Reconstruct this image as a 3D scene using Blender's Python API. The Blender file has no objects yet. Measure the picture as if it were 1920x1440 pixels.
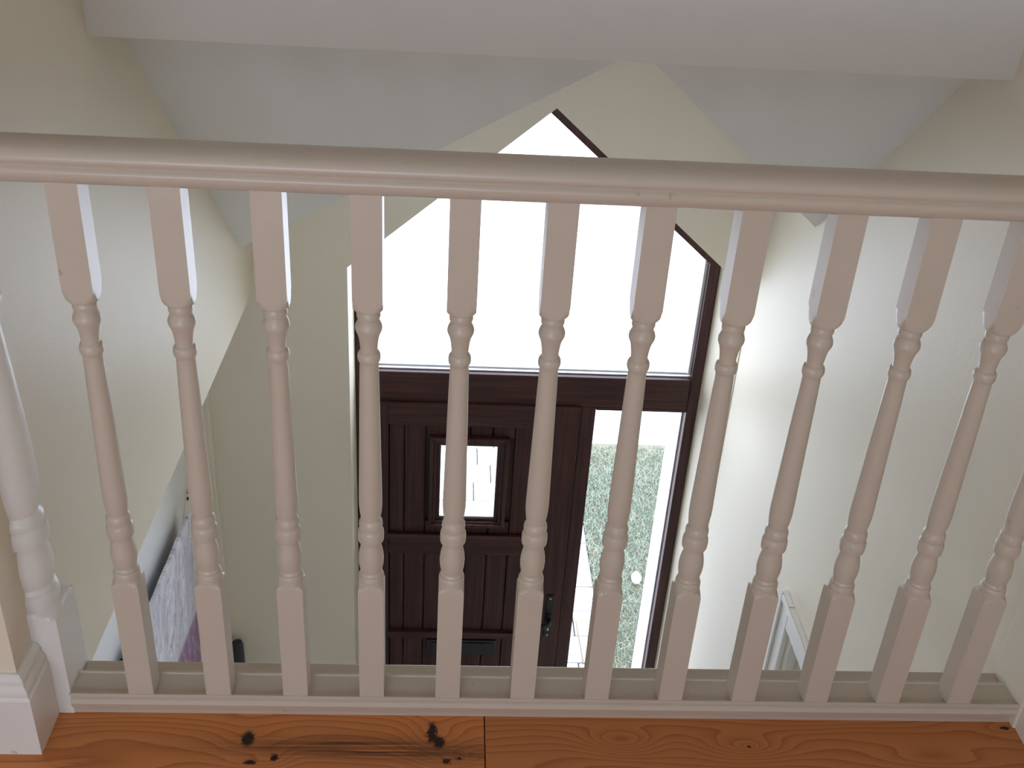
import bpy, math, random
from mathutils import Matrix, Vector

random.seed(7)
scene = bpy.context.scene
COL = scene.collection

# ------------------------------------------------------------------ camera
cam_d = bpy.data.cameras.new('camera')
cam = bpy.data.objects.new('camera', cam_d)
COL.objects.link(cam)
cam_d.sensor_fit = 'HORIZONTAL'
cam_d.sensor_width = 36.0
cam_d.lens = 2041.577 / 1920.0 * 36.0
cam_d.clip_start = 0.02
cam_d.clip_end = 300
RIGHT = (0.99766229, -0.03812467, 0.05671385)
DOWN = (0.02971675, -0.50530226, -0.8624306)
FWD = (0.06153752, 0.86209984, -0.50298807)
EYE = 1.4522
cam.matrix_world = Matrix(((RIGHT[0], -DOWN[0], -FWD[0], 0.0),
                           (RIGHT[1], -DOWN[1], -FWD[1], 0.0),
                           (RIGHT[2], -DOWN[2], -FWD[2], EYE),
                           (0, 0, 0, 1)))
scene.camera = cam

# ------------------------------------------------------------------ world, light, exposure
SKY = 7.6
world = bpy.data.worlds.new('overcast_sky')
scene.world = world
world.use_nodes = True
wn = world.node_tree.nodes
wn.clear()
wo = wn.new('ShaderNodeOutputWorld')
wb = wn.new('ShaderNodeBackground')
wb.inputs[0].default_value = (0.84, 0.93, 1.16, 1)
wb.inputs[1].default_value = SKY
world.node_tree.links.new(wb.outputs[0], wo.inputs[0])


def portal(name, loc, rot, sx, sy):
    d = bpy.data.lights.new(name, 'AREA')
    d.shape = 'RECTANGLE'
    d.size, d.size_y = sx, sy
    d.cycles.is_portal = True
    o = bpy.data.objects.new(name, d)
    o.location, o.rotation_euler = loc, rot
    COL.objects.link(o)


# daylight portals in the two glazed openings (they only guide sky sampling)
portal('daylight_portal_gable', (0.325, 3.70, -1.15), (-math.pi / 2, 0, 0), 1.34, 3.3)
portal('daylight_portal_landing', (-0.65, -1.74, 0.89), (math.pi / 2, 0, 0), 1.6, 1.02)
portal('daylight_portal_hall', (0.10, -1.74, -1.40), (math.pi / 2, 0, 0), 0.8, 0.8)  # sampling portal for the added hall fill window

vs = scene.view_settings
vs.view_transform = 'Standard'
vs.look = 'None'
vs.exposure = 0.0
vs.gamma = 1.0
vs.use_curve_mapping = False

# ------------------------------------------------------------------ node helpers


class NT:
    def __init__(self, name):
        self.m = bpy.data.materials.new(name)
        self.m.use_nodes = True
        self.t = self.m.node_tree
        self.n = self.t.nodes
        self.n.clear()
        self.out = self.n.new('ShaderNodeOutputMaterial')

    def link(self, a, b):
        self.t.links.new(a, b)

    def put(self, inp, v):
        if isinstance(v, bpy.types.NodeSocket):
            self.link(v, inp)
        else:
            inp.default_value = v

    def math(self, op, a, b=0.0, c=None):
        n = self.n.new('ShaderNodeMath')
        n.operation = op
        self.put(n.inputs[0], a)
        self.put(n.inputs[1], b)
        if c is not None:
            self.put(n.inputs[2], c)
        return n.outputs[0]

    def pos(self):
        return self.n.new('ShaderNodeNewGeometry').outputs['Position']

    def sep(self, v):
        n = self.n.new('ShaderNodeSeparateXYZ')
        self.link(v, n.inputs[0])
        return n.outputs

    def comb(self, x, y, z):
        n = self.n.new('ShaderNodeCombineXYZ')
        for i, v in enumerate((x, y, z)):
            self.put(n.inputs[i], v)
        return n.outputs[0]

    def noise(self, vec, scale=5.0, detail=4.0, rough=0.5, dist=0.0):
        n = self.n.new('ShaderNodeTexNoise')
        self.put(n.inputs['Vector'], vec)
        n.inputs['Scale'].default_value = scale
        n.inputs['Detail'].default_value = detail
        n.inputs['Roughness'].default_value = rough
        n.inputs['Distortion'].default_value = dist
        return n.outputs[0]

    def ramp(self, fac, stops, interp='LINEAR'):
        n = self.n.new('ShaderNodeValToRGB')
        self.put(n.inputs[0], fac)
        cr = n.color_ramp
        cr.interpolation = interp
        while len(cr.elements) < len(stops):
            cr.elements.new(0.5)
        for e, (p, c) in zip(cr.elements, stops):
            e.position = p
            e.color = (*c, 1) if len(c) == 3 else c
        return n.outputs[0]

    def mix(self, fac, a, b):
        n = self.n.new('ShaderNodeMix')
        n.data_type = 'RGBA'
        self.put(n.inputs[0], fac)
        for s, v in ((n.inputs[6], a), (n.inputs[7], b)):
            self.put(s, v if isinstance(v, bpy.types.NodeSocket) else (*v, 1))
        return n.outputs[2]

    def bump(self, h, strength=0.2, dist=0.002):
        n = self.n.new('ShaderNodeBump')
        n.inputs['Strength'].default_value = strength
        n.inputs['Distance'].default_value = dist
        self.link(h, n.inputs['Height'])
        return n.outputs[0]

    def bsdf(self, col, rough=0.5, normal=None, metallic=0.0, spec=0.5, coat=0.0):
        n = self.n.new('ShaderNodeBsdfPrincipled')
        self.put(n.inputs['Base Color'], col if isinstance(col, bpy.types.NodeSocket) else (*col, 1))
        self.put(n.inputs['Roughness'], rough)
        n.inputs['Metallic'].default_value = metallic
        n.inputs['Specular IOR Level'].default_value = spec
        n.inputs['Coat Weight'].default_value = coat
        n.inputs['Coat Roughness'].default_value = 0.15
        if normal is not None:
            self.link(normal, n.inputs['Normal'])
        self.link(n.outputs[0], self.out.inputs[0])
        return self.m


def smooth_gauss(t, x, y, cx, cy, sx, sy):
    """exp(-((x-cx)/sx)^2-((y-cy)/sy)^2)"""
    dx = t.math('MULTIPLY', t.math('SUBTRACT', x, cx), 1.0 / sx)
    dy = t.math('MULTIPLY', t.math('SUBTRACT', y, cy), 1.0 / sy)
    d2 = t.math('ADD', t.math('MULTIPLY', dx, dx), t.math('MULTIPLY', dy, dy))
    return t.math('EXPONENT', t.math('MULTIPLY', d2, -1.0))


def m_plaster(name, col, bump=0.25, rough=0.75, spec=0.25):
    t = NT(name)
    p = t.pos()
    n1 = t.noise(p, 3.0, 3)
    n2 = t.noise(p, 140.0, 3)
    c = t.mix(n1, tuple(v * 0.965 for v in col), tuple(min(1, v * 1.03) for v in col))
    return t.bsdf(c, rough, t.bump(n2, bump, 0.0012), spec=spec)


def m_paint(name, col, rough=0.33):
    t = NT(name)
    p = t.pos()
    n1 = t.noise(p, 11.0, 3)
    n2 = t.noise(p, 60.0, 4)
    c = t.mix(n1, tuple(v * 0.95 for v in col), tuple(min(1, v * 1.03) for v in col))
    chip = t.ramp(t.noise(p, 42.0, 2, 0.4), [(0.755, (0, 0, 0)), (0.775, (1, 1, 1))])
    c = t.mix(t.math('MULTIPLY', chip, 0.35), c, (0.30, 0.22, 0.15))
    return t.bsdf(c, rough, t.bump(n2, 0.12, 0.001), spec=0.45)


def m_plain(name, col, rough=0.5, metallic=0.0, spec=0.5):
    t = NT(name)
    p = t.pos()
    n1 = t.noise(p, 30.0, 3)
    c = t.mix(n1, tuple(v * 0.9 for v in col), tuple(min(1, v * 1.08) for v in col))
    return t.bsdf(c, rough, None, metallic, spec)


def m_woodgrain_foil(name, vertical=True):
    """dark mahogany woodgrain of the entrance frame and door"""
    t = NT(name)
    s = t.sep(t.pos())
    k = (70.0, 70.0, 2.2) if vertical else (2.2, 70.0, 70.0)
    v = t.comb(t.math('MULTIPLY', s[0], k[0]), t.math('MULTIPLY', s[1], k[1]), t.math('MULTIPLY', s[2], k[2]))
    n = t.noise(v, 1.0, 5, 0.6)
    c = t.ramp(n, [(0.30, (0.024, 0.009, 0.009)), (0.52, (0.056, 0.020, 0.017)), (0.75, (0.095, 0.036, 0.028))])
    return t.bsdf(c, 0.42, t.bump(n, 0.15, 0.0006), spec=0.35)


def m_pine(name, knots=(), ovals=(), seed=0.0, tone=1.0, streak=None):
    """varnished pine board; grain runs along X. knots: (x,y,sx,sy); ovals: (x,y,sx,sy,height)"""
    t = NT(name)
    info = t.n.new('ShaderNodeObjectInfo').outputs['Random']
    off = t.math('ADD', t.math('MULTIPLY', info, 37.0), seed)
    s = t.sep(t.pos())
    x, y = s[0], s[1]
    low = t.noise(t.comb(t.math('ADD', t.math('MULTIPLY', x, 1.5), off), t.math('MULTIPLY', y, 7.0), off), 1.0, 2)
    field = t.math('ADD', t.math('MULTIPLY', y, 55.0), t.math('MULTIPLY', low, 10.0))
    for (cx, cy, sx, sy, h) in ovals:
        field = t.math('ADD', field, t.math('MULTIPLY', smooth_gauss(t, x, y, cx, cy, sx, sy), h * 1.3))
    kmask = None
    for (cx, cy, sx, sy) in knots:
        field = t.math('ADD', field, t.math('MULTIPLY', smooth_gauss(t, x, y, cx, cy, sx * 5, sy * 2.6), 1.6))
        wob = t.math('ADD', x, t.math('MULTIPLY', t.math('SUBTRACT', t.noise(t.pos(), 160.0, 3), 0.5), 0.022))
        g = smooth_gauss(t, wob, y, cx, cy, sx, sy)
        kmask = g if kmask is None else t.math('MAXIMUM', kmask, g)
    fine = t.noise(t.comb(t.math('MULTIPLY', x, 9.0), t.math('MULTIPLY', y, 260.0), off), 1.0, 3, 0.6)
    ring = t.math('FRACT', t.math('ADD', field, t.math('MULTIPLY', fine, 0.22)))
    a = tuple(v * tone for v in (0.68, 0.262, 0.080))
    b = tuple(v * tone for v in (0.53, 0.180, 0.051))
    d = tuple(v * tone for v in (0.29, 0.085, 0.024))
    c = t.ramp(ring, [(0.0, a), (0.60, tuple((p + q) / 2 for p, q in zip(a, b))), (0.80, b), (0.93, tuple((p + q) / 2 for p, q in zip(b, d))), (1.0, a)])
    c = t.mix(t.math('MULTIPLY', fine, 0.45), c, b)
    if streak:
        (sy0, sw, sx0, sx1) = streak
        g = smooth_gauss(t, x, t.math('ADD', y, t.math('MULTIPLY', t.math('SUBTRACT', low, 0.5), 0.05)),
                         (sx0 + sx1) / 2, sy0, (sx1 - sx0) / 2, sw)
        lines = t.ramp(t.noise(t.comb(t.math('MULTIPLY', x, 5.0), t.math('MULTIPLY', y, 330.0), 1.7), 1.0, 3, 0.65),
                       [(0.30, (0, 0, 0)), (0.54, (1, 1, 1))])
        c = t.mix(t.math('MULTIPLY', t.math('MULTIPLY', g, lines), 0.95), c, (0.040, 0.012, 0.006))
    if kmask is not None:
        km = t.ramp(kmask, [(0.22, (0, 0, 0)), (0.60, (1, 1, 1))])
        c = t.mix(km, c, (0.022, 0.009, 0.006))
    r = t.math('ADD', t.math('MULTIPLY', fine, 0.15), 0.27)
    return t.bsdf(c, r, t.bump(fine, 0.12, 0.0008), spec=0.4)


def m_glass(name):
    t = NT(name)
    tr = t.n.new('ShaderNodeBsdfTransparent')
    tr.inputs[0].default_value = (0.97, 0.985, 0.98, 1)
    gl = t.n.new('ShaderNodeBsdfGlossy')
    gl.inputs['Roughness'].default_value = 0.02
    lw_ = t.n.new('ShaderNodeLayerWeight')
    lw_.inputs[0].default_value = 0.5
    fac = t.math('ADD', t.math('MULTIPLY', t.math('POWER', lw_.outputs['Facing'], 5.0), 0.5), 0.025)
    mx = t.n.new('ShaderNodeMixShader')
    t.link(fac, mx.inputs[0])
    t.link(tr.outputs[0], mx.inputs[1])
    t.link(gl.outputs[0], mx.inputs[2])
    t.link(mx.outputs[0], t.out.inputs[0])
    return t.m


def m_canvas(name):
    """abstract print: near-vertical white, grey and lilac streaks with a violet sweep low at the far side"""
    t = NT(name)
    s = t.sep(t.pos())
    y, z = s[1], s[2]
    warp = t.noise(t.comb(0.0, t.math('MULTIPLY', y, 6.0), t.math('MULTIPLY', z, 3.0)), 1.0, 3)
    u = t.math('ADD', y, t.math('ADD', t.math('MULTIPLY', warp, 0.10), t.math('MULTIPLY', z, -0.10)))
    a = t.noise(t.comb(3.1, t.math('MULTIPLY', u, 34.0), t.math('MULTIPLY', z, 13.0)), 1.0, 7, 0.78, 1.2)
    b = t.noise(t.comb(8.1, t.math('MULTIPLY', u, 9.0), t.math('MULTIPLY', z, 3.0)), 1.0, 4, 0.6)
    base = t.ramp(a, [(0.27, (0.20, 0.19, 0.26)), (0.40, (0.56, 0.55, 0.64)), (0.52, (0.84, 0.85, 0.88)),
                      (0.72, (0.93, 0.94, 0.95))])
    lil = t.ramp(b, [(0.42, (0, 0, 0)), (0.62, (1, 1, 1))])
    base = t.mix(t.math('MULTIPLY', lil, 0.5), base, (0.45, 0.38, 0.52))
    # violet sweep
    e = t.math('SUBTRACT', t.math('MULTIPLY', t.math('SUBTRACT', y, 2.79), -0.104), t.math('ADD', z, 1.319))
    e = t.math('ADD', e, t.math('MULTIPLY', t.math('SUBTRACT', a, 0.5), 0.06))
    vm = t.ramp(e, [(0.0, (0, 0, 0)), (0.025, (1, 1, 1))])
    vio = t.ramp(a, [(0.3, (0.18, 0.09, 0.20)), (0.52, (0.38, 0.24, 0.39)), (0.7, (0.68, 0.60, 0.70))])
    c = t.mix(vm, base, vio)
    return t.bsdf(c, 0.6, t.bump(a, 0.4, 0.002), spec=0.25)


def m_slab(name):
    t = NT(name)
    info = t.n.new('ShaderNodeObjectInfo').outputs['Random']
    n = t.noise(t.pos(), 25.0, 5, 0.65)
    c = t.ramp(n, [(0.3, (0.33, 0.32, 0.31)), (0.7, (0.50, 0.49, 0.47))])
    c = t.mix(t.math('MULTIPLY', info, 0.5), c, (0.44, 0.43, 0.43))
    return t.bsdf(c, 0.85, t.bump(n, 0.4, 0.004), spec=0.2)


def m_grass(name):
    t = NT(name)
    n = t.noise(t.pos(), 9.0, 4, 0.6)
    n2 = t.noise(t.pos(), 160.0, 2, 0.6)
    c = t.ramp(n, [(0.32, (0.055, 0.10, 0.055)), (0.55, (0.12, 0.18, 0.105)), (0.72, (0.30, 0.27, 0.21))])
    c = t.mix(t.ramp(n2, [(0.45, (0, 0, 0)), (0.65, (1, 1, 1))]), c, (0.50, 0.49, 0.43))
    return t.bsdf(c, 0.6, None, spec=0.3)


M = {
    'wall': m_plaster('cream_wall_paint', (0.845, 0.768, 0.61), 0.25, 0.46, 0.40),
    'white_wall': m_plaster('white_hall_paint', (0.90, 0.90, 0.88), 0.25, 0.42, 0.6),
    'ceiling': m_plaster('white_ceiling_paint', (0.82, 0.80, 0.765)),
    'paint': m_paint('ivory_satin_paint', (0.665, 0.575, 0.462)),
    'trim': m_paint('white_trim_paint', (0.85, 0.82, 0.755)),
    'door_v': m_woodgrain_foil('mahogany_grain_vertical', True),
    'door_h': m_woodgrain_foil('mahogany_grain_horizontal', False),
    'glass': m_glass('clear_glass'),
    'spacer': m_plain('glazing_spacer_silver', (0.62, 0.60, 0.64), 0.35, 0.3),
    'black': m_plain('black_iron', (0.012, 0.012, 0.013), 0.45),
    'steel': m_plain('bright_steel', (0.6, 0.6, 0.6), 0.3, 0.9),
    'canvas': m_canvas('marbled_canvas_print'),
    'canvas_back': m_plain('raw_canvas_back', (0.30, 0.22, 0.15), 0.9),
    'string': m_plain('white_string', (0.75, 0.73, 0.68), 0.8),
    'navy': m_plain('dark_navy_plastic', (0.012, 0.018, 0.030), 0.4),
    'pine': m_pine('varnished_pine'),
    'pine_knotty': m_pine('varnished_pine_knotty',
                          knots=((-0.311, 1.287, 0.011, 0.017), (-0.004, 1.303, 0.0085, 0.024), (0.008, 1.283, 0.010, 0.014),
                                 (0.022, 1.243, 0.007, 0.006), (0.042, 1.249, 0.004, 0.004), (-0.262, 1.248, 0.006, 0.008),
                                 (-0.30, 1.238, 0.010, 0.005)),
                          ovals=((-0.62, 1.225, 0.16, 0.03, 1.5),), seed=3.0, tone=1.06, streak=(1.266, 0.024, -0.34, 0.16)),
    'pine_figured': m_pine('varnished_pine_figured',
                           knots=((1.012, 1.327, 0.008, 0.0045), (0.5385, 1.280, 0.003, 0.003)),
                           ovals=((0.32, 1.287, 0.060, 0.026, 3.6), (0.53, 1.280, 0.070, 0.026, 3.0),
                                  (0.86, 1.262, 0.10, 0.03, 2.4)), seed=11.0, tone=0.92),
    'hall_floor': m_plain('pale_hall_tile', (0.70, 0.655, 0.58), 0.4),
    'slab': m_slab('concrete_paving'),
    'gravel': m_plain('pale_driveway', (0.58, 0.57, 0.55), 0.9),
    'soil': m_plain('lawn_soil', (0.12, 0.11, 0.07), 0.95),
    'grass': m_grass('lawn_grass'),
    'stone': m_plain('white_stone', (0.75, 0.74, 0.72), 0.8),
    'twig': m_plain('brown_twig', (0.14, 0.10, 0.07), 0.8),
    'leaf': m_plain('yellow_leaf', (0.55, 0.48, 0.10), 0.6),
    'facade': m_plaster('white_render', (0.78, 0.78, 0.77)),
}

# ------------------------------------------------------------------ mesh helpers


class MB:
    def __init__(self):
        self.v, self.f = [], []

    def add(self, vs, fs):
        o = len(self.v)
        self.v += [tuple(p) for p in vs]
        self.f += [tuple(i + o for i in f) for f in fs]
        return self

    def box(self, a, b):
        (x0, y0, z0), (x1, y1, z1) = a, b
        return self.add([(x0, y0, z0), (x1, y0, z0), (x1, y1, z0), (x0, y1, z0),
                         (x0, y0, z1), (x1, y0, z1), (x1, y1, z1), (x0, y1, z1)],
                        [(0, 3, 2, 1), (4, 5, 6, 7), (0, 1, 5, 4), (1, 2, 6, 5), (2, 3, 7, 6), (3, 0, 4, 7)])

    def prism(self, poly, vec):
        """flat 3-D polygon pushed along vec"""
        n = len(poly)
        vec = Vector(vec)
        a = [Vector(p) for p in poly]
        return self.add(a + [p + vec for p in a],
                        [tuple(range(n))[::-1], tuple(range(n, 2 * n))] +
                        [(i, (i + 1) % n, n + (i + 1) % n, n + i) for i in range(n)])

    def sweep(self, prof, path):
        """prof: list of (d,z); path(d,z,k) -> point for station k; closed profile, capped"""
        n = len(prof)
        k = path[0]
        pts = []
        for s in range(k):
            pts += [path[1](d, z, s) for d, z in prof]
        fs = []
        for s in range(k - 1):
            for i in range(n):
                j = (i + 1) % n
                fs.append((s * n + i, s * n + j, (s + 1) * n + j, (s + 1) * n + i))
        fs.append(tuple(range(n))[::-1])
        fs.append(tuple((k - 1) * n + i for i in range(n)))
        return self.add(pts, fs)

    def tube(self, pts, r, n=8):
        pts = [Vector(p) for p in pts]
        rs = r if isinstance(r, (list, tuple)) else [r] * len(pts)
        rings = []
        for i, p in enumerate(pts):
            d = (pts[min(i + 1, len(pts) - 1)] - pts[max(i - 1, 0)]).normalized()
            u = d.orthogonal().normalized()
            if i:
                u = (rings[-1][1] - d * rings[-1][1].dot(d)).normalized()
            w = d.cross(u)
            rings.append((p, u, w))
        vs = []
        for (p, u, w), rr in zip(rings, rs):
            vs += [p + (u * math.cos(2 * math.pi * k / n) + w * math.sin(2 * math.pi * k / n)) * rr for k in range(n)]
        fs = []
        for i in range(len(pts) - 1):
            for k in range(n):
                fs.append((i * n + k, i * n + (k + 1) % n, (i + 1) * n + (k + 1) % n, (i + 1) * n + k))
        fs += [tuple(range(n))[::-1], tuple((len(pts) - 1) * n + k for k in range(n))]
        return self.add(vs, fs)


def finish(me, smooth):
    me.validate()
    import bmesh
    bm = bmesh.new()
    bm.from_mesh(me)
    bmesh.ops.recalc_face_normals(bm, faces=bm.faces)
    bm.to_mesh(me)
    bm.free()
    if smooth is not None:
        for p in me.polygons:
            p.use_smooth = True
        me.set_sharp_from_angle(angle=math.radians(smooth))


def obj(name, mb, mat, parent=None, smooth=None, bevel=0.0, origin=None):
    v = mb.v
    if origin is None:
        xs, ys, zs = zip(*v)
        origin = ((min(xs) + max(xs)) / 2, (min(ys) + max(ys)) / 2, min(zs))
    me = bpy.data.meshes.new(name)
    me.from_pydata([(p[0] - origin[0], p[1] - origin[1], p[2] - origin[2]) for p in v], [], mb.f)
    finish(me, smooth)
    me.materials.append(M[mat])
    o = bpy.data.objects.new(name, me)
    COL.objects.link(o)
    place(o, origin, parent)
    if bevel:
        b = o.modifiers.new('soft_edges', 'BEVEL')
        b.width = bevel
        b.segments = 2
        b.limit_method = 'ANGLE'
    return o


WLOC = {}


def place(o, wloc, parent=None):
    if parent is not None:
        o.parent = parent
        pl = WLOC[parent.name]
        o.location = (wloc[0] - pl[0], wloc[1] - pl[1], wloc[2] - pl[2])
    else:
        o.location = wloc
    WLOC[o.name] = tuple(wloc)


def empty(name, loc):
    o = bpy.data.objects.new(name, None)
    o.empty_display_size = 0.1
    COL.objects.link(o)
    place(o, loc)
    return o


def tag(o, label, cat, kind=None, group=None):
    o['label'] = label
    o['category'] = cat
    if kind:
        o['kind'] = kind
    if group:
        o['group'] = group
    return o


def bx(a, b):
    return MB().box(a, b)


# ------------------------------------------------------------------ main dimensions (metres; landing floor z = 0)
XL, XR, XE = -0.655, 1.05, 1.025        # hall side walls at landing level
XLL = -0.930                  # ground-floor left wall, set back under the upper wall
XW = -2.3                     # far left side of the landing
YB = -1.6                     # wall behind the viewer
YW, YF, YO = 3.38, 3.60, 3.86  # inner face, frame face, outer face of the entrance wall
G = -2.76                     # hall floor
TOP = 2.35                    # landing ceiling
OL, OR, OC = -0.34, 0.99, 0.326   # entrance opening sides and ridge line
ZS, ZA = -0.085, 0.487        # opening shoulders and apex
YBAND, ZBAND = 2.016, 0.968   # bulkhead face and its lower edge
YBAL = 1.334                  # front face of the balusters

# ------------------------------------------------------------------ structure: walls
w = MB()
w.prism([(-1.3, YW, G - 0.1), (OL, YW, G - 0.1), (OL, YW, TOP), (-1.3, YW, TOP)], (0, YO - YW, 0))
w.prism([(1.046, YW, G - 0.1), (1.5, YW, G - 0.1), (1.5, YO, G - 0.1), (OR, YO, G - 0.1), (OR, YF, G - 0.1)], (0, 0, ZS - G + 0.1))
w.prism([(OR, YW, ZS), (1.5, YW, ZS), (1.5, YW, TOP), (OR, YW, TOP)], (0, YO - YW, 0))
w.prism([(OL, YW, ZS), (OC, YW, ZA), (OC, YW, TOP), (OL, YW, TOP)], (0, YO - YW, 0))
w.prism([(OC, YW, ZA), (OR, YW, ZS), (OR, YW, TOP), (OC, YW, TOP)], (0, YO - YW, 0))
tag(obj('wall_front', w, 'wall'), 'cream gable wall around the dark entrance door and window', 'wall', 'structure')

w = MB()
w.prism([(XLL, 1.27, -0.078), (XLL, YW, -0.170), (XLL, YW, TOP), (XLL, 1.27, TOP)], (XL - XLL, 0, 0))
w.box((XW, 1.27, -0.22), (-1.15, 1.45, TOP))
w.box((-1.15, 1.27, -0.078), (XLL, 1.28, TOP))
tag(obj('wall_left', w, 'wall'), 'cream upper wall beside the newel, ending above the hall', 'wall', 'structure')
tag(obj('trim_2', bx((XLL, YW - 0.022, G), (-0.842, YW, -0.171)), 'wall', bevel=0.003), 'narrow cream boxing in the corner left of the front door', 'boxing', 'structure')
tag(obj('wall_left_lower', bx((-1.15, YB, G - 0.1), (XLL, 1.27, -0.22)).box((-1.15, 1.28, G - 0.1), (XLL, YW, TOP)).box((-1.15, 1.27, G - 0.1), (XLL, 1.28, -0.078)), 'white_wall'),
    'white ground-floor wall behind the streaked canvas', 'wall', 'structure')

DY0, DY1, DZ = 1.65, 2.398, -0.767     # doorway in the right wall
w = MB()
w.box((XR, YB, DZ), (1.35, YW, TOP))
w.box((XR, YB, G - 0.1), (1.35, DY0, DZ))
w.box((XR, DY1, G - 0.1), (1.35, YW, DZ))
w.box((XR + 0.16, DY0, G - 0.1), (1.35, DY1, DZ))
tag(obj('wall_right', w, 'wall'), 'cream side wall lit by the entrance glazing', 'wall', 'structure')

w = MB()
BWX0, BWX1, BWZ0, BWZ1 = -1.45, 0.15, 0.38, 1.40
HWX0, HWX1, HWZ0, HWZ1 = -0.30, 0.50, -1.80, -1.00  # opening for the added hall fill window
w.box((XW, YB - 0.25, G - 0.1), (XR + 0.3, YB, HWZ0))
w.box((XW, YB - 0.25, HWZ1), (XR + 0.3, YB, BWZ0))
w.box((XW, YB - 0.25, HWZ0), (HWX0, YB, HWZ1))
w.box((HWX1, YB - 0.25, HWZ0), (XR + 0.3, YB, HWZ1))
w.box((XW, YB - 0.25, BWZ1), (XR + 0.3, YB, TOP))
w.box((XW, YB - 0.25, BWZ0), (BWX0, YB, BWZ1))
w.box((BWX1, YB - 0.25, BWZ0), (XR + 0.3, YB, BWZ1))
tag(obj('wall_back', w, 'wall'), 'cream wall behind the viewer with landing window and added hall fill window', 'wall', 'structure')
tag(obj('wall_landing_side', bx((XW - 0.15, YB - 0.25, -0.22), (XW, 1.45, TOP + 0.1)), 'wall'),
    'cream wall at the far left end of the landing', 'wall', 'structure')
tag(obj('wall_understairs', bx((XW - 0.15, YB, G - 0.1), (-1.15, YB + 0.15, -0.22)), 'wall'),
    'cream wall closing the space under the landing', 'wall', 'structure')

# ------------------------------------------------------------------ structure: ceilings
w = MB().box((XW - 0.15, YB - 0.25, TOP), (1.35, YO, TOP + 0.12))
tag(obj('ceiling', w, 'ceiling'), 'flat white ceiling over the landing', 'ceiling', 'structure')
tag(obj('ceiling_bulkhead', bx((XL, YBAND, ZBAND), (XR, YBAND + 0.02, TOP)), 'ceiling'),
    'white bulkhead face hanging above the handrail', 'ceiling', 'structure')
A = (0.345, 2.046, 0.985)                       # where the two valleys meet, behind the bulkhead
TL = (XL, 3.195, 0.052)                         # foot of the left valley on the left wall
TR = (XR, 2.898, 0.314)                         # foot of the right valley on the right wall
WLt = (XL, YBAND + 0.02, 0.052 + 0.905 * (3.195 - YBAND - 0.02))
WRt = (XR, YBAND + 0.02, 0.314 + 0.872 * (2.898 - YBAND - 0.02))
CAP = (0.345, YBAND + 0.02, 0.995)


def slope(name, poly, label):
    o = obj(name, MB().prism(poly, (0, 0.0, 0.012)), 'ceiling')
    return tag(o, label, 'ceiling', 'structure')


slope('ceiling_slope_left', [TL, A, CAP, WLt], 'sloping white ceiling between the left wall and the gable')
slope('ceiling_slope_right', [TR, WRt, CAP, A], 'sloping white ceiling between the right wall and the gable')
slope('ceiling_gable_left', [TL, (XL, YW, TL[2]), (A[0], YW, A[2]), A], 'left slope of the small gable over the entrance')
slope('ceiling_gable_right', [A, (A[0], YW, A[2]), (XR, YW, TR[2]), TR], 'right slope of the small gable over the entrance')

# ------------------------------------------------------------------ structure: floors
fl = empty('floor', (-0.6, -0.3, -0.22))
tag(fl, 'orange varnished pine board floor of the landing', 'floor', 'structure')
obj('floor_slab', bx((XW, YB, -0.22), (XR, 1.405, -0.021)), 'wall', fl)


def plank(x0, x1, y0, y1, mat):
    g = 0.0009
    return obj('plank', bx((x0 + g, y0 + g, -0.021), (x1 - g, y1 - g, 0.0)), mat, fl, bevel=0.0012)


plank(XW, 0.0855, 1.203, 1.345, 'pine_knotty')
plank(0.0855, XR, 1.203, 1.345, 'pine_figured')
row = 0
y1 = 1.203
while y1 > YB + 0.02:
    y0 = max(YB, y1 - 0.138)
    cut = random.uniform(-1.6, 0.6)
    plank(XW, cut, y0, y1, 'pine')
    plank(cut, XR, y0, y1, 'pine')
    y1 = y0
tag(obj('floor_hall', bx((-1.15, YB, G - 0.12), (1.35, YF + 0.1, G)), 'hall_floor'),
    'pale floor of the hall below the landing', 'floor', 'structure')

# ------------------------------------------------------------------ skirting boards
SK = [(0.0, 0.0), (0.020, 0.0), (0.020, 0.118), (0.0175, 0.121), (0.0165, 0.124), (0.0180, 0.128), (0.0165, 0.136),
      (0.0120, 0.142), (0.0115, 0.146), (0.0125, 0.150), (0.0100, 0.157), (0.0040, 0.162), (0.0, 0.162)]


def left_path(d, z, k):
    return [(XW, 1.27 - d, z), (XL + d, 1.27 - d, z), (XL + d, 1.338, z)][k]


tag(obj('baseboard_left', MB().sweep(SK, (3, left_path)), 'trim', smooth=35),
    'white moulded skirting board wrapping the wall end beside the newel', 'skirting', 'structure')
tag(obj('baseboard_right', MB().sweep(SK, (2, lambda d, z, k: [(XR - d, YB, z), (XR - d, 1.325, z)][k])), 'trim', smooth=35),
    'white skirting board on the right wall at the end of the base rail', 'skirting', 'structure')

# ------------------------------------------------------------------ balustrade
bal = empty('balustrade', (0.185, 1.355, 0.0))
tag(bal, 'ivory painted balustrade with turned balusters along the landing edge', 'balustrade')

# base rail: moulded strip with a shallow groove that takes the balusters
BR = [(1.341, 0.0), (1.3385, 0.012), (1.334, 0.020), (1.331, 0.030), (1.333, 0.038), (1.337, 0.041), (1.337, 0.044),
      (1.3325, 0.045), (1.3325, 0.052), (1.3345, 0.052), (1.3345, 0.046), (1.3855, 0.046), (1.3855, 0.050),
      (1.3885, 0.050), (1.390, 0.048), (1.390, 0.0)]
obj('base_rail', MB().sweep(BR, (2, lambda d, z, k: ((XL + 0.045, XE)[k], d, z))), 'paint', bal, smooth=30)
obj('rear_ledge', bx((XL + 0.045, 1.3905, -0.2), (XE, 1.428, 0.034)), 'paint', bal, bevel=0.002)

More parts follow.
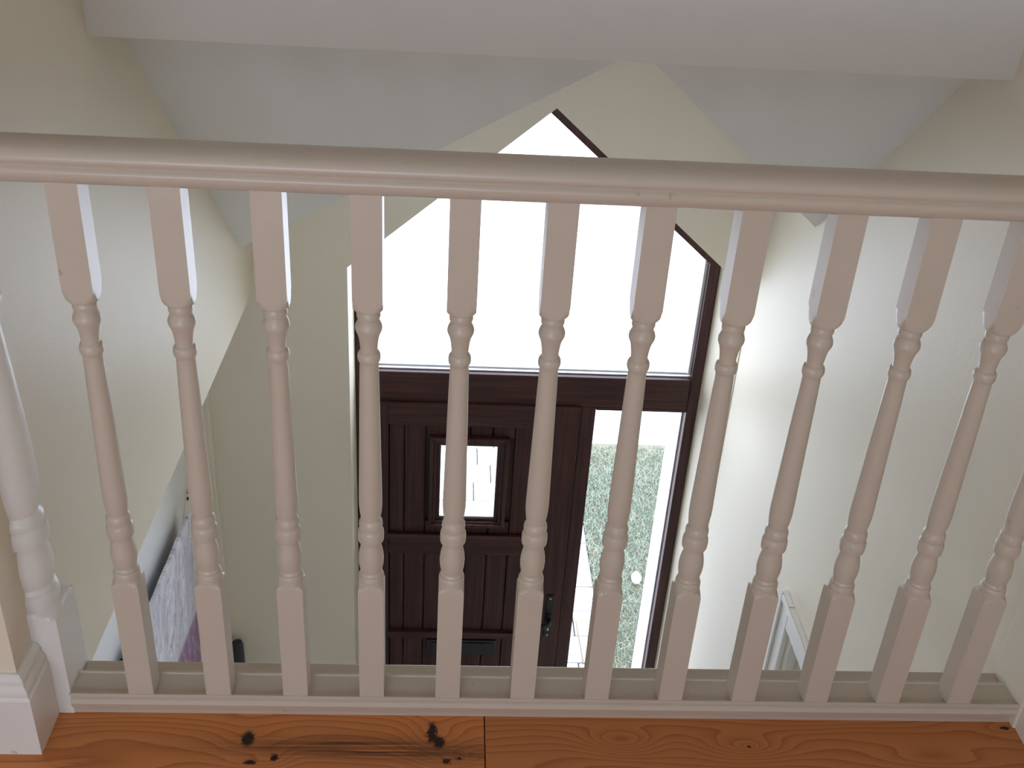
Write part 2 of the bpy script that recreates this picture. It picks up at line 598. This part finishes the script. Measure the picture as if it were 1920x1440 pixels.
HR = [(1.337, 0.946), (1.331, 0.949), (1.3265, 0.955), (1.3235, 0.961), (1.3245, 0.966), (1.3275, 0.9685),
      (1.3265, 0.971), (1.3215, 0.975), (1.3205, 0.980), (1.323, 0.986), (1.330, 0.991), (1.341, 0.9945), (1.3565, 0.996)]
obj('end_post', bx((XE, 1.326, 0.0), (XR, 1.430, 1.05)), 'wall', bal, bevel=0.002)
HR = [(y, 0.946 + (z - 0.946) * 1.08) for y, z in HR]
HRF = HR + [(2 * 1.3565 - y, z) for y, z in HR[-2::-1]]
obj('handrail', MB().sweep(HRF, (2, lambda d, z, k: ((XL, XE)[k], d, z))), 'paint', bal, smooth=40)


def turned(prof, half, n=40, a0=0.0, a1=2 * math.pi, closed=True):
    """rings of min(square, turned radius); angle 0 = +X"""
    mb = MB()
    m = n if closed else n + 1
    vs, fs = [], []
    for z, R in prof:
        for k in range(m):
            a = a0 + (a1 - a0) * k / n
            r = min(R, half / max(abs(math.cos(a)), abs(math.sin(a))))
            vs.append((r * math.cos(a), r * math.sin(a), z))
    for i in range(len(prof) - 1):
        for k in range(n):
            fs.append((i * m + k, i * m + (k + 1) % m, (i + 1) * m + (k + 1) % m, (i + 1) * m + k))
        if not closed:
            fs.append((i * m + n, i * m, (i + 1) * m, (i + 1) * m + n))
    fs.append(tuple(range(m))[::-1])
    fs.append(tuple((len(prof) - 1) * m + k for k in range(m)))
    return mb.add(vs, fs)


BP = [(0.046, 0.05), (0.276, 0.05), (0.280, 0.0292), (0.2845, 0.0280), (0.2885, 0.0225), (0.290, 0.0205), (0.294, 0.0205),
      (0.2955, 0.0192), (0.2975, 0.0206), (0.3035, 0.0203), (0.3060, 0.0190), (0.3068, 0.0176), (0.3085, 0.0184), (0.3110, 0.0178), (0.3135, 0.0166),
      (0.318, 0.0176), (0.326, 0.0192), (0.3376, 0.0199), (0.347, 0.0192), (0.356, 0.0177), (0.364, 0.0158), (0.3705, 0.0140),
      (0.3722, 0.0143), (0.3735, 0.0194), (0.3760, 0.0201), (0.3857, 0.0204), (0.3915, 0.0200), (0.3950, 0.0186), (0.3968, 0.0170),
      (0.400, 0.0180), (0.4050, 0.0184), (0.4100, 0.0179), (0.4135, 0.0162), (0.4155, 0.0147), (0.420, 0.0155), (0.4285, 0.0167),
      (0.440, 0.0177), (0.4502, 0.0179), (0.475, 0.0175), (0.5099, 0.0168), (0.5738, 0.0157), (0.6352, 0.0147), (0.680, 0.0138),
      (0.6905, 0.0134), (0.6925, 0.0140), (0.6950, 0.0156), (0.6985, 0.0164), (0.7020, 0.0165), (0.7060, 0.0158), (0.7090, 0.0142),
      (0.7105, 0.0124), (0.7140, 0.0122), (0.7211, 0.0128), (0.7290, 0.0138), (0.7360, 0.0154), (0.7415, 0.0178), (0.7450, 0.0189),
      (0.7480, 0.0191), (0.7515, 0.0185), (0.7560, 0.0166), (0.7596, 0.0149), (0.7615, 0.0154), (0.7650, 0.0167), (0.7690, 0.0167),
      (0.7720, 0.0157), (0.7732, 0.0152), (0.7745, 0.0166), (0.7755, 0.0200), (0.7775, 0.0218), (0.7805, 0.0238), (0.7850, 0.0260),
      (0.7900, 0.0277), (0.7960, 0.0291), (0.7980, 0.05), (0.949, 0.05)]
S0, PITCH = -0.492, 0.128
b0 = None
for i in range(12):
    loc = (S0 + i * PITCH, YBAL + 0.0205, 0.0)
    if b0 is None:
        mb = turned(BP, 0.0205, 40)
        b0 = obj('baluster', mb, 'paint', bal, smooth=28, origin=(0, 0, 0))
        place(b0, loc, bal)
    else:
        b = b0.copy()
        COL.objects.link(b)
        place(b, loc, bal)

NP = [(0.0, 0.2), (0.203, 0.2), (0.206, 0.0640), (0.211, 0.0600), (0.216, 0.0490), (0.2185, 0.0425), (0.222, 0.0440), (0.231, 0.0450),
      (0.239, 0.0435), (0.242, 0.0405), (0.246, 0.0415), (0.250, 0.0385), (0.254, 0.0370), (0.262, 0.0395), (0.276, 0.0430),
      (0.292, 0.0440), (0.308, 0.0425), (0.324, 0.0390), (0.336, 0.0345), (0.3395, 0.0345), (0.3405, 0.0450), (0.348, 0.0462),
      (0.359, 0.0462), (0.366, 0.0445), (0.3695, 0.0405), (0.374, 0.0420), (0.380, 0.0428), (0.386, 0.0415), (0.391, 0.0370),
      (0.395, 0.0355), (0.404, 0.0385), (0.420, 0.0425), (0.440, 0.0450), (0.462, 0.0455), (0.500, 0.0445), (0.560, 0.0420),
      (0.640, 0.0380), (0.715, 0.0335), (0.734, 0.0325), (0.738, 0.0350), (0.744, 0.0405), (0.752, 0.0435), (0.760, 0.0430),
      (0.766, 0.0380), (0.769, 0.0300), (0.780, 0.0300), (0.796, 0.0330), (0.806, 0.0390), (0.812, 0.0420), (0.818, 0.0415),
      (0.826, 0.0350), (0.832, 0.0375), (0.838, 0.0375), (0.842, 0.0345), (0.846, 0.0450), (0.862, 0.0530), (0.878, 0.0620),
      (0.884, 0.2), (1.070, 0.2), (1.074, 0.058), (1.082, 0.030)]
NP = [(z, r if r > 0.1 else (r * 0.88 if 0.21 < z < 0.86 else r)) for z, r in NP]
nw = turned(NP, 0.045, 28, -math.pi / 2, math.pi / 2, closed=False)
no = obj('newel_post', nw, 'trim', bal, smooth=28, origin=(0, 0, 0))
place(no, (XL, 1.384, 0.0), bal)
no['label'] = 'half newel post fixed to the wall end'

# ------------------------------------------------------------------ entrance frame and gable window
win = empty('window_1', (0.325, YF + 0.035, G))
tag(win, 'dark mahogany entrance frame with white-lit gable window and sidelight', 'window', 'structure')
FD = 0.075


def fr(name, poly, mat='door_v', y0=YF, d=FD, parent=win, bevel=0.004):
    return obj(name, MB().prism([(x, y0, z) for x, z in poly], (0, d, 0)), mat, parent, bevel=bevel)


def fbox(name, x0, x1, z0, z1, mat='door_v', y0=YF, d=FD, parent=win, bevel=0.004):
    return obj(name, bx((x0, y0, z0), (x1, y0 + d, z1)), mat, parent, bevel=bevel)


SL = (ZA - ZS) / (OC - OL)
SRr = (ZA - ZS) / (OR - OC)
fw = 0.042                       # frame width seen face-on
fbox('frame_jamb', OL, OL + 0.055, G, ZS)
fbox('frame_jamb', OR - fw, OR, G, ZS)
dz = 0.052
fr('frame_rafter', [(OL, ZS), (OL + 0.055, ZS), (OC, ZA - dz), (OC, ZA)])
dz2 = 0.078
fr('frame_rafter', [(OC, ZA), (OC, ZA - dz2), (OR - fw, ZS - 0.036), (OR, ZS)])
fbox('transom', OL + 0.055, OR - fw, -0.742, -0.610, 'door_h')
fbox('outer_ledge', OL + 0.055, OR - fw, -0.612, -0.600, 'facade', YF + 0.046, 0.028, win, 0.001)
fbox('mullion', 0.533, 0.592, G, -0.742)
fbox('sidelight_head', 0.592, OR - fw, -0.757, -0.742, 'door_h')
fbox('sidelight_sill', 0.592, OR - fw, G, G + 0.09, 'door_h')
fbox('threshold', OL + 0.055, 0.533, G, G + 0.022, 'door_h')
# gable pane with its silvery spacer along the lower edge
GY = YF + 0.038
pane = obj('pane', MB().prism([(OL + 0.055, GY, -0.610), (OR - fw, GY, -0.610), (OR - fw, GY, ZS - 0.036),
                               (OC, GY, ZA - dz2), (OL + 0.055, GY, ZS - 0.005)], (0, 0.006, 0)), 'glass', win)
fbox('glazing_spacer', OL + 0.055, OR - fw, -0.610, -0.6045, 'spacer', GY - 0.014, 0.013, pane, 0.001)
fbox('glazing_spacer', OR - fw - 0.012, OR - fw, -0.597, ZS - 0.01, 'spacer', GY - 0.014, 0.013, pane, 0.001)
fbox('glazing_spacer', OL + 0.055, OL + 0.067, -0.597, ZS - 0.01, 'spacer', GY - 0.014, 0.013, pane, 0.001)
pane2 = obj('pane', bx((0.592, GY, G + 0.09), (OR - fw, GY + 0.006, -0.757)), 'glass', win)
fbox('glazing_spacer', OR - fw - 0.006, OR - fw, G + 0.09, -0.757, 'spacer', GY + 0.008, 0.012, pane2, 0.001)

# ------------------------------------------------------------------ front door leaf
dr = empty('door_1', (0.124, YF, G + 0.022))
tag(dr, 'dark mahogany boarded front door with small window and letterbox', 'door', 'structure')
LX0, LX1 = OL + 0.056, 0.532
LY = YF - 0.012                      # leaf stands proud of the frame
LZ0, LZ1 = G + 0.024, -0.737


def lf(name, x0, x1, z0, z1, mat='door_v', y0=LY, d=0.055, parent=dr, bevel=0.004):
    return obj(name, bx((x0, y0, z0), (x1, y0 + d, z1)), mat, parent, bevel=bevel)


PX0, PX1 = -0.214, 0.362
lf('stile', LX0, PX0, LZ0, LZ1)
lf('stile', PX1, LX1, LZ0, LZ1)
lf('rail', PX0, PX1, -0.842, LZ1, 'door_h')
lf('rail', PX0, PX1, -1.478, -1.378, 'door_h')
lf('rail', PX0, PX1, LZ0, LZ0 + 0.17, 'door_h')
lf('cross_moulding', PX0 - 0.004, PX1 + 0.004, -1.395, -1.372, 'door_h', LY - 0.008, 0.02)
lf('cross_moulding', PX0 - 0.004, PX1 + 0.004, -1.946, -1.912, 'door_h', LY - 0.008, 0.03)
lf('top_weatherbar', LX0, LX1, LZ1 - 0.009, LZ1 + 0.001, 'door_h', LY - 0.004, 0.01, dr, 0.002)
edges = [-0.214, -0.152, -0.066, 0.020, 0.107, 0.195, 0.283, 0.362]
WX0, WX1, WZ0, WZ1 = -0.053, 0.262, -1.328, -0.890     # outer edge of the little window's moulding
for i in range(7):
    a, b = edges[i] + 0.0015, edges[i + 1] - 0.0015
    if b < WX0 or a > WX1:
        lf('board', a, b, -1.378, -0.842, 'door_v', LY + 0.014, 0.03, dr, 0.005)
    else:
        aa, bb = a, b
        lf('board', aa, bb, WZ1 - 0.012, -0.842, 'door_v', LY + 0.014, 0.03, dr, 0.005)
        lf('board', aa, bb, -1.378, WZ0 + 0.012, 'door_v', LY + 0.014, 0.03, dr, 0.005)
    lf('board', a, b, -1.912, -1.478, 'door_v', LY + 0.014, 0.03, dr, 0.005)
    lf('board', a, b, LZ0 + 0.17, -1.946, 'door_v', LY + 0.014, 0.03, dr, 0.005)
# infill behind the outer boards beside the window
lf('backing_panel', PX0, WX0 + 0.01, -1.378, -0.842, 'door_v', LY + 0.036, 0.012)
lf('backing_panel', WX1 - 0.01, PX1, -1.378, -0.842, 'door_v', LY + 0.036, 0.012)
lf('backing_panel', PX0, PX1, LZ0 + 0.17, -1.478, 'door_v', LY + 0.036, 0.012)
lf('backing_panel', WX0, WX1, WZ1 - 0.012, -0.842, 'door_v', LY + 0.036, 0.012)
lf('backing_panel', WX0, WX1, -1.378, WZ0 + 0.010, 'door_v', LY + 0.036, 0.012)
# stepped moulding round the little window


def ring_frame(name, x0, x1, z0, z1, wdt, y0, d, mat, parent):
    mb = MB()
    mb.prism([(x0, y0, z0), (x0 + wdt, y0, z0 + wdt), (x0 + wdt, y0, z1 - wdt), (x0, y0, z1)], (0, d, 0))
    mb.prism([(x1, y0, z1), (x1 - wdt, y0, z1 - wdt), (x1 - wdt, y0, z0 + wdt), (x1, y0, z0)], (0, d, 0))
    mb.prism([(x0, y0, z1), (x0 + wdt, y0, z1 - wdt), (x1 - wdt, y0, z1 - wdt), (x1, y0, z1)], (0, d, 0))
    mb.prism([(x1, y0, z0), (x1 - wdt, y0, z0 + wdt), (x0 + wdt, y0, z0 + wdt), (x0, y0, z0)], (0, d, 0))
    return obj(name, mb, mat, parent, bevel=0.003)


mo = ring_frame('window_moulding', WX0, WX1, WZ0, WZ1, 0.016, LY - 0.012, 0.056, 'door_v', dr)
ring_frame('inner_step', WX0 + 0.016, WX1 - 0.016, WZ0 + 0.011, WZ1 - 0.016, 0.014, LY - 0.004, 0.045, 'door_v', mo)
ring_frame('glazing_bead', WX0 + 0.030, WX1 - 0.030, WZ0 + 0.022, WZ1 - 0.030, 0.016, LY + 0.006, 0.032, 'door_v', mo)
vp = lf('vision_pane', WX0 + 0.044, WX1 - 0.040, WZ0 + 0.030, WZ1 - 0.044, 'glass', LY + 0.026, 0.005, dr, 0)
obj('glazing_spacer', bx((WX0 + 0.046, LY + 0.012, WZ0 + 0.032), (WX1 - 0.042, LY + 0.025, WZ0 + 0.044)), 'spacer', vp)
# letterbox
lb = lf('letterbox', -0.045, 0.258, -2.046, -1.959, 'black', LY - 0.004, 0.016, dr, 0.003)
lf('flap', -0.028, 0.241, -2.034, -1.971, 'black', LY - 0.010, 0.006, lb, 0.002)
# lever handle on its long plate
hd = lf('handle_plate', 0.467, 0.499, -1.925, -1.690, 'black', LY - 0.007, 0.007, dr, 0.003)
obj('lever', MB().tube([(0.483, LY - 0.007, -1.823), (0.483, LY - 0.036, -1.823), (0.478, LY - 0.048, -1.823),
                        (0.462, LY - 0.052, -1.825), (0.42, LY - 0.050, -1.831), (0.372, LY - 0.044, -1.824)],
                       [0.011, 0.011, 0.011, 0.0105, 0.010, 0.009], 10), 'black', hd, smooth=50)
obj('spindle_rose', MB().tube([(0.483, LY - 0.007, -1.80), (0.483, LY - 0.016, -1.80)], [0.014, 0.012], 14), 'black', hd, smooth=40)
obj('lock_cylinder', MB().tube([(0.484, LY - 0.007, -1.862), (0.484, LY - 0.011, -1.862)], 0.0085, 14), 'steel', hd, smooth=40)
obj('lock_tongue', bx((0.4805, LY - 0.0105, -1.886), (0.4875, LY - 0.007, -1.868)), 'steel', hd)
obj('fixing_screw', MB().tube([(0.483, LY - 0.007, -1.705), (0.483, LY - 0.010, -1.705)], 0.0045, 10), 'steel', hd)
obj('fixing_screw', MB().tube([(0.483, LY - 0.007, -1.912), (0.483, LY - 0.010, -1.912)], 0.0045, 10), 'steel', hd)

# ------------------------------------------------------------------ doorway in the right wall
d2 = empty('door_2', (XR, (DY0 + DY1) / 2, G))
tag(d2, 'painted internal door with moulded white architrave in the right wall', 'door', 'structure')
AW = 0.080


def arch(name, y0, y1, z0, z1):
    o = obj(name, bx((XR - 0.016, y0, z0), (XR, y1, z1)), 'trim', d2, bevel=0.003)
    return o


for (y0, y1, z0, z1) in ((DY1 + 0.004, DY1 + 0.004 + AW, G, DZ + 0.004 + AW), (DY0 - 0.004 - AW, DY0 - 0.004, G, DZ + 0.004 + AW),
                         (DY0 - 0.004, DY1 + 0.004, DZ + 0.004, DZ + 0.004 + AW)):
    arch('architrave', y0, y1, z0, z1)
# outer bead of the architrave
obj('architrave_bead', bx((XR - 0.024, DY1 + 0.004 + AW - 0.020, G), (XR - 0.016, DY1 + 0.004 + AW, DZ + 0.004 + AW)), 'trim', d2, bevel=0.003)
obj('architrave_bead', bx((XR - 0.024, DY0 - 0.004 - AW, G), (XR - 0.016, DY0 + 0.016 - AW, DZ + 0.004 + AW)), 'trim', d2, bevel=0.003)
obj('architrave_bead', bx((XR - 0.024, DY0 + 0.016 - AW, DZ + AW - 0.016), (XR - 0.016, DY1 + AW - 0.016, DZ + 0.004 + AW)), 'trim', d2, bevel=0.003)
obj('door_lining', MB().box((XR, DY1 - 0.024, G), (XR + 0.155, DY1, DZ)).box((XR, DY0, G), (XR + 0.155, DY0 + 0.024, DZ))
    .box((XR, DY0 + 0.024, DZ - 0.024), (XR + 0.155, DY1 - 0.024, DZ)), 'trim', d2, bevel=0.002)
lx0 = XR + 0.030
leaf = obj('leaf', MB().box((lx0, DY1 - 0.110, G + 0.01), (lx0 + 0.04, DY1 - 0.026, DZ - 0.027))
           .box((lx0, DY0 + 0.026, G + 0.01), (lx0 + 0.04, DY0 + 0.110, DZ - 0.027))
           .box((lx0, DY0 + 0.110, DZ - 0.137), (lx0 + 0.04, DY1 - 0.110, DZ - 0.027))
           .box((lx0, DY0 + 0.110, G + 0.01), (lx0 + 0.04, DY1 - 0.110, G + 0.2))
           .box((lx0, DY0 + 0.110, G + 0.8), (lx0 + 0.04, DY1 - 0.110, G + 0.95)), 'paint', d2, bevel=0.003)
obj('door_panel', bx((lx0 + 0.014, DY0 + 0.10, G + 0.03), (lx0 + 0.03, DY1 - 0.10, DZ - 0.13)), 'paint', leaf)
obj('door_knob', MB().tube([(lx0, DY0 + 0.07, G + 1.0), (lx0 - 0.02, DY0 + 0.07, G + 1.0), (lx0 - 0.035, DY0 + 0.07, G + 1.0),
                            (lx0 - 0.05, DY0 + 0.07, G + 1.0), (lx0 - 0.058, DY0 + 0.07, G + 1.0)],
                           [0.012, 0.01, 0.024, 0.024, 0.010], 16), 'steel', leaf, smooth=50)

# ------------------------------------------------------------------ landing window, plus an unseen hall window added to brighten the lower hall
for (nm, lab, x0w, x1w, z0w, z1w) in (
        ('window_2', 'white framed landing window in the back wall', BWX0, BWX1, BWZ0, BWZ1),
        ('fill_window', 'white framed window added at the back of the hall for fill light under the landing', HWX0, HWX1, HWZ0, HWZ1)):
    w2 = empty(nm, ((x0w + x1w) / 2, YB - 0.11, z0w))
    tag(w2, lab, 'window', 'structure')
    for (x0, x1, z0, z1) in ((x0w, x0w + 0.05, z0w, z1w), (x1w - 0.05, x1w, z0w, z1w), (x0w + 0.05, x1w - 0.05, z0w, z0w + 0.05),
                             (x0w + 0.05, x1w - 0.05, z1w - 0.05, z1w)):
        obj('window_frame', bx((x0, YB - 0.13, z0), (x1, YB - 0.08, z1)), 'trim', w2, bevel=0.004)
    obj('pane', bx((x0w + 0.05, YB - 0.108, z0w + 0.05), (x1w - 0.05, YB - 0.102, z1w - 0.05)), 'glass', w2)

# ------------------------------------------------------------------ canvas on the lower left wall
CY0, CY1, CH, CT = 2.31, 3.115, 1.05, 0.014
cv = empty('canvas_print', (-0.88, (CY0 + CY1) / 2, -0.89 - CH))
tag(cv, 'unframed canvas print of white, grey and violet streaks on the hall wall', 'picture')


def cpt(y, h, dx):
    """h = drop from the top edge; the top leans away from the wall"""
    t = (y - CY0) / (CY1 - CY0)
    return (-0.878 - 0.034 * h / CH + dx, y, -0.860 - 0.066 * t - h)


NY = 14
vs_, fs_ = [], []
for i in range(NY + 1):
    y = CY0 + (CY1 - CY0) * i / NY
    wv = 0.0022 * math.sin(i * 1.9)
    for (h, dx) in ((0.0, 0.0), (CH, 0.0), (CH, -CT), (0.0, -CT)):
        p = cpt(y, h, dx)
        vs_.append((p[0], p[1], p[2] + (wv if h == 0 else 0)))
for i in range(NY):
    for k in range(4):
        fs_.append((i * 4 + k, i * 4 + (k + 1) % 4, (i + 1) * 4 + (k + 1) % 4, (i + 1) * 4 + k))
fs_ += [(3, 2, 1, 0), (NY * 4, NY * 4 + 1, NY * 4 + 2, NY * 4 + 3)]
obj('printed_canvas', MB().add(vs_, fs_), 'canvas', cv, bevel=0.003)
for y in (2.42, 3.03):
    p = cpt(y, 0.0, -CT)
    obj('hanging_string', MB().tube([(p[0] - 0.001, y, p[2] - 0.03), (XLL + 0.006, (3.26 if y > 2.7 else 2.40), -0.935)], 0.0018, 6),
        'string', cv)


def hook(y, z, label):
    mb = MB()
    pts = [(XLL, y, z), (XLL + 0.012, y, z)]
    for k in range(9):
        a = math.pi * (0.5 - k / 8 * 1.25)
        pts.append((XLL + 0.012 + 0.009 * math.cos(a), y, z - 0.009 + 0.009 * math.sin(a)))
    mb.tube(pts, 0.0024, 8)
    mb.tube([(XLL, y, z - 0.026), (XLL + 0.005, y, z - 0.026)], 0.006, 10)
    return tag(obj('wall_hook', mb, 'black', smooth=50), label, 'hook')


hook(3.272, -0.958, 'small black screw hook above the far top corner of the canvas')
hook(2.395, -0.922, 'small black screw hook above the near top corner of the canvas')

# ------------------------------------------------------------------ dark pole leaning in the corner
po = empty('leaning_pole', (-0.775, 3.22, G))
tag(po, 'dark navy pole with thick grip leaning in the corner left of the front door', 'pole')
tp, bt = Vector((-0.812, 3.33, -1.742)), Vector((-0.765, 3.19, G + 0.012))
dv = tp - bt
obj('grip', MB().tube([bt + dv * 0.80, bt + dv * 0.815, bt + dv * 0.985, bt + dv], [0.013, 0.022, 0.024, 0.019], 14), 'navy', po, smooth=50)
obj('shaft', MB().tube([bt + dv * 0.01, bt + dv * 0.80], 0.009, 12), 'navy', po, smooth=50)
obj('ferrule', MB().tube([bt - Vector((0, 0, 0.012)) + dv * 0.0, bt + dv * 0.02], [0.008, 0.011], 12), 'black', po, smooth=50)

# ------------------------------------------------------------------ outside
EG = -2.90
tag(obj('ground', bx((-40, YO - 0.2, EG - 0.35), (40, 60, EG - 0.05)), 'gravel'),
    'pale driveway beyond the lawn and paving', 'ground', 'structure')
tag(obj('step', bx((-0.6, YO, EG - 0.05), (1.1, YO + 0.12, EG + 0.02)), 'slab', bevel=0.006),
    'concrete doorstep outside the front door', 'step', 'structure')
tag(obj('sill_exterior', bx((OL, YF + FD, G - 0.1), (OR, YO + 0.03, G - 0.02)), 'facade'),
    'white sill under the entrance frame', 'sill', 'structure')
rv = MB()
rv.box((0.951, YF + FD, G - 0.05), (OR - 0.002, YO + 0.01, ZS - 0.05))
tag(obj('trim_1', rv, 'facade'), 'white rendered outer reveal beside the sidelight', 'reveal', 'structure')

pv = empty('path', (0.1, 5.4, EG - 0.05))
tag(pv, 'path of pale grey paving slabs outside the front door', 'path', 'structure')
slab_mesh = {}
y = YO + 0.13
r = 0
while y < 7.6:
    d = 0.212
    x = 0.935
    first = True
    while x > -1.1:
        wd = (0.150 if (r % 2 and first) else random.choice((0.27, 0.30, 0.30, 0.24)))
        first = False
        key = (round(wd, 3),)
        if key not in slab_mesh:
            so = obj('slab', bx((-wd / 2 + 0.004, -d / 2 + 0.004, -0.05), (wd / 2 - 0.004, d / 2 - 0.004, 0.0)), 'slab', pv, origin=(0, 0, 0), bevel=0.005)
            slab_mesh[key] = so
        else:
            so = slab_mesh[key].copy()
            COL.objects.link(so)
        place(so, (x - wd / 2, y + d / 2, EG + random.uniform(-0.003, 0.003)), pv)
        x -= wd
    y += d
    r += 1

lw = empty('lawn', (2.0, 5.2, EG - 0.05))
tag(lw, 'rough green lawn seen through the sidelight', 'grass', 'stuff')
o = obj('lawn_soil', bx((0.94, YO + 0.02, EG - 0.05), (5.0, 6.65, EG - 0.012)), 'soil', lw)
o['kind'] = 'stuff'
rg = random.Random(3)
vs_, fs_ = [], []
for k in range(42000):
    if k < 30000:
        x, y = rg.uniform(0.925, 1.75), rg.uniform(YO + 0.05, 6.62)
    else:
        x, y = rg.uniform(1.75, 4.9), rg.uniform(YO + 0.05, 6.62)
    if y > 6.2 and rg.random() < (y - 6.2) * 1.6:
        continue
    if (x - 1.20) ** 2 / 0.0018 + (y - 5.10) ** 2 / 0.0030 < 1:
        continue
    h = rg.uniform(0.015, 0.055)
    a = rg.uniform(0, 2 * math.pi)
    wd = rg.uniform(0.0016, 0.0036)
    lean = rg.uniform(0.2, 1.4) * h
    b = rg.uniform(0, 2 * math.pi)
    ca, sa = math.cos(a) * wd, math.sin(a) * wd
    o_ = len(vs_)
    vs_ += [(x - ca, y - sa, EG - 0.013), (x + ca, y + sa, EG - 0.013),
            (x + math.cos(b) * lean, y + math.sin(b) * lean, EG - 0.013 + h)]
    fs_.append((o_, o_ + 1, o_ + 2))
me = bpy.data.meshes.new('grass_blades')
me.from_pydata([(p[0] - 2.0, p[1] - 5.2, p[2] - EG) for p in vs_], [], fs_)
me.materials.append(M['grass'])
o = bpy.data.objects.new('grass_blades', me)
COL.objects.link(o)
place(o, (2.0, 5.2, EG), lw)
o['kind'] = 'stuff'

# white stone on the lawn
sv, sf = [], []
rs = random.Random(5)
for i in range(7):
    ph = math.pi * i / 6
    for k in range(12):
        a = 2 * math.pi * k / 12
        q = 1 + rs.uniform(-0.13, 0.13)
        sv.append((1.20 + 0.032 * q * math.sin(ph) * math.cos(a), 5.10 + 0.045 * q * math.sin(ph) * math.sin(a), EG + 0.034 + 0.036 * q * math.cos(ph)))
for i in range(6):
    for k in range(12):
        sf.append((i * 12 + k, i * 12 + (k + 1) % 12, (i + 1) * 12 + (k + 1) % 12, (i + 1) * 12 + k))
tag(obj('stone', MB().add(sv, sf), 'stone', smooth=60), 'white stone lying on the lawn outside the sidelight', 'stone')
tw = empty('twig', (0.80, 4.6, EG + 0.004))
tag(tw, 'thin brown twig with a yellow leaf lying on the paving slabs', 'twig')
obj('stem', MB().tube([(0.799, 4.75, EG + 0.012), (0.803, 4.62, EG + 0.008), (0.807, 4.52, EG + 0.010), (0.812, 4.40, EG + 0.007)],
                      [0.003, 0.004, 0.0045, 0.005], 6), 'twig', tw, smooth=60)
obj('leaf', MB().prism([(0.790, 4.745, EG + 0.012), (0.800, 4.725, EG + 0.014), (0.812, 4.75, EG + 0.016), (0.806, 4.80, EG + 0.016), (0.796, 4.795, EG + 0.014)],
                       (0, 0, 0.002)), 'leaf', tw)
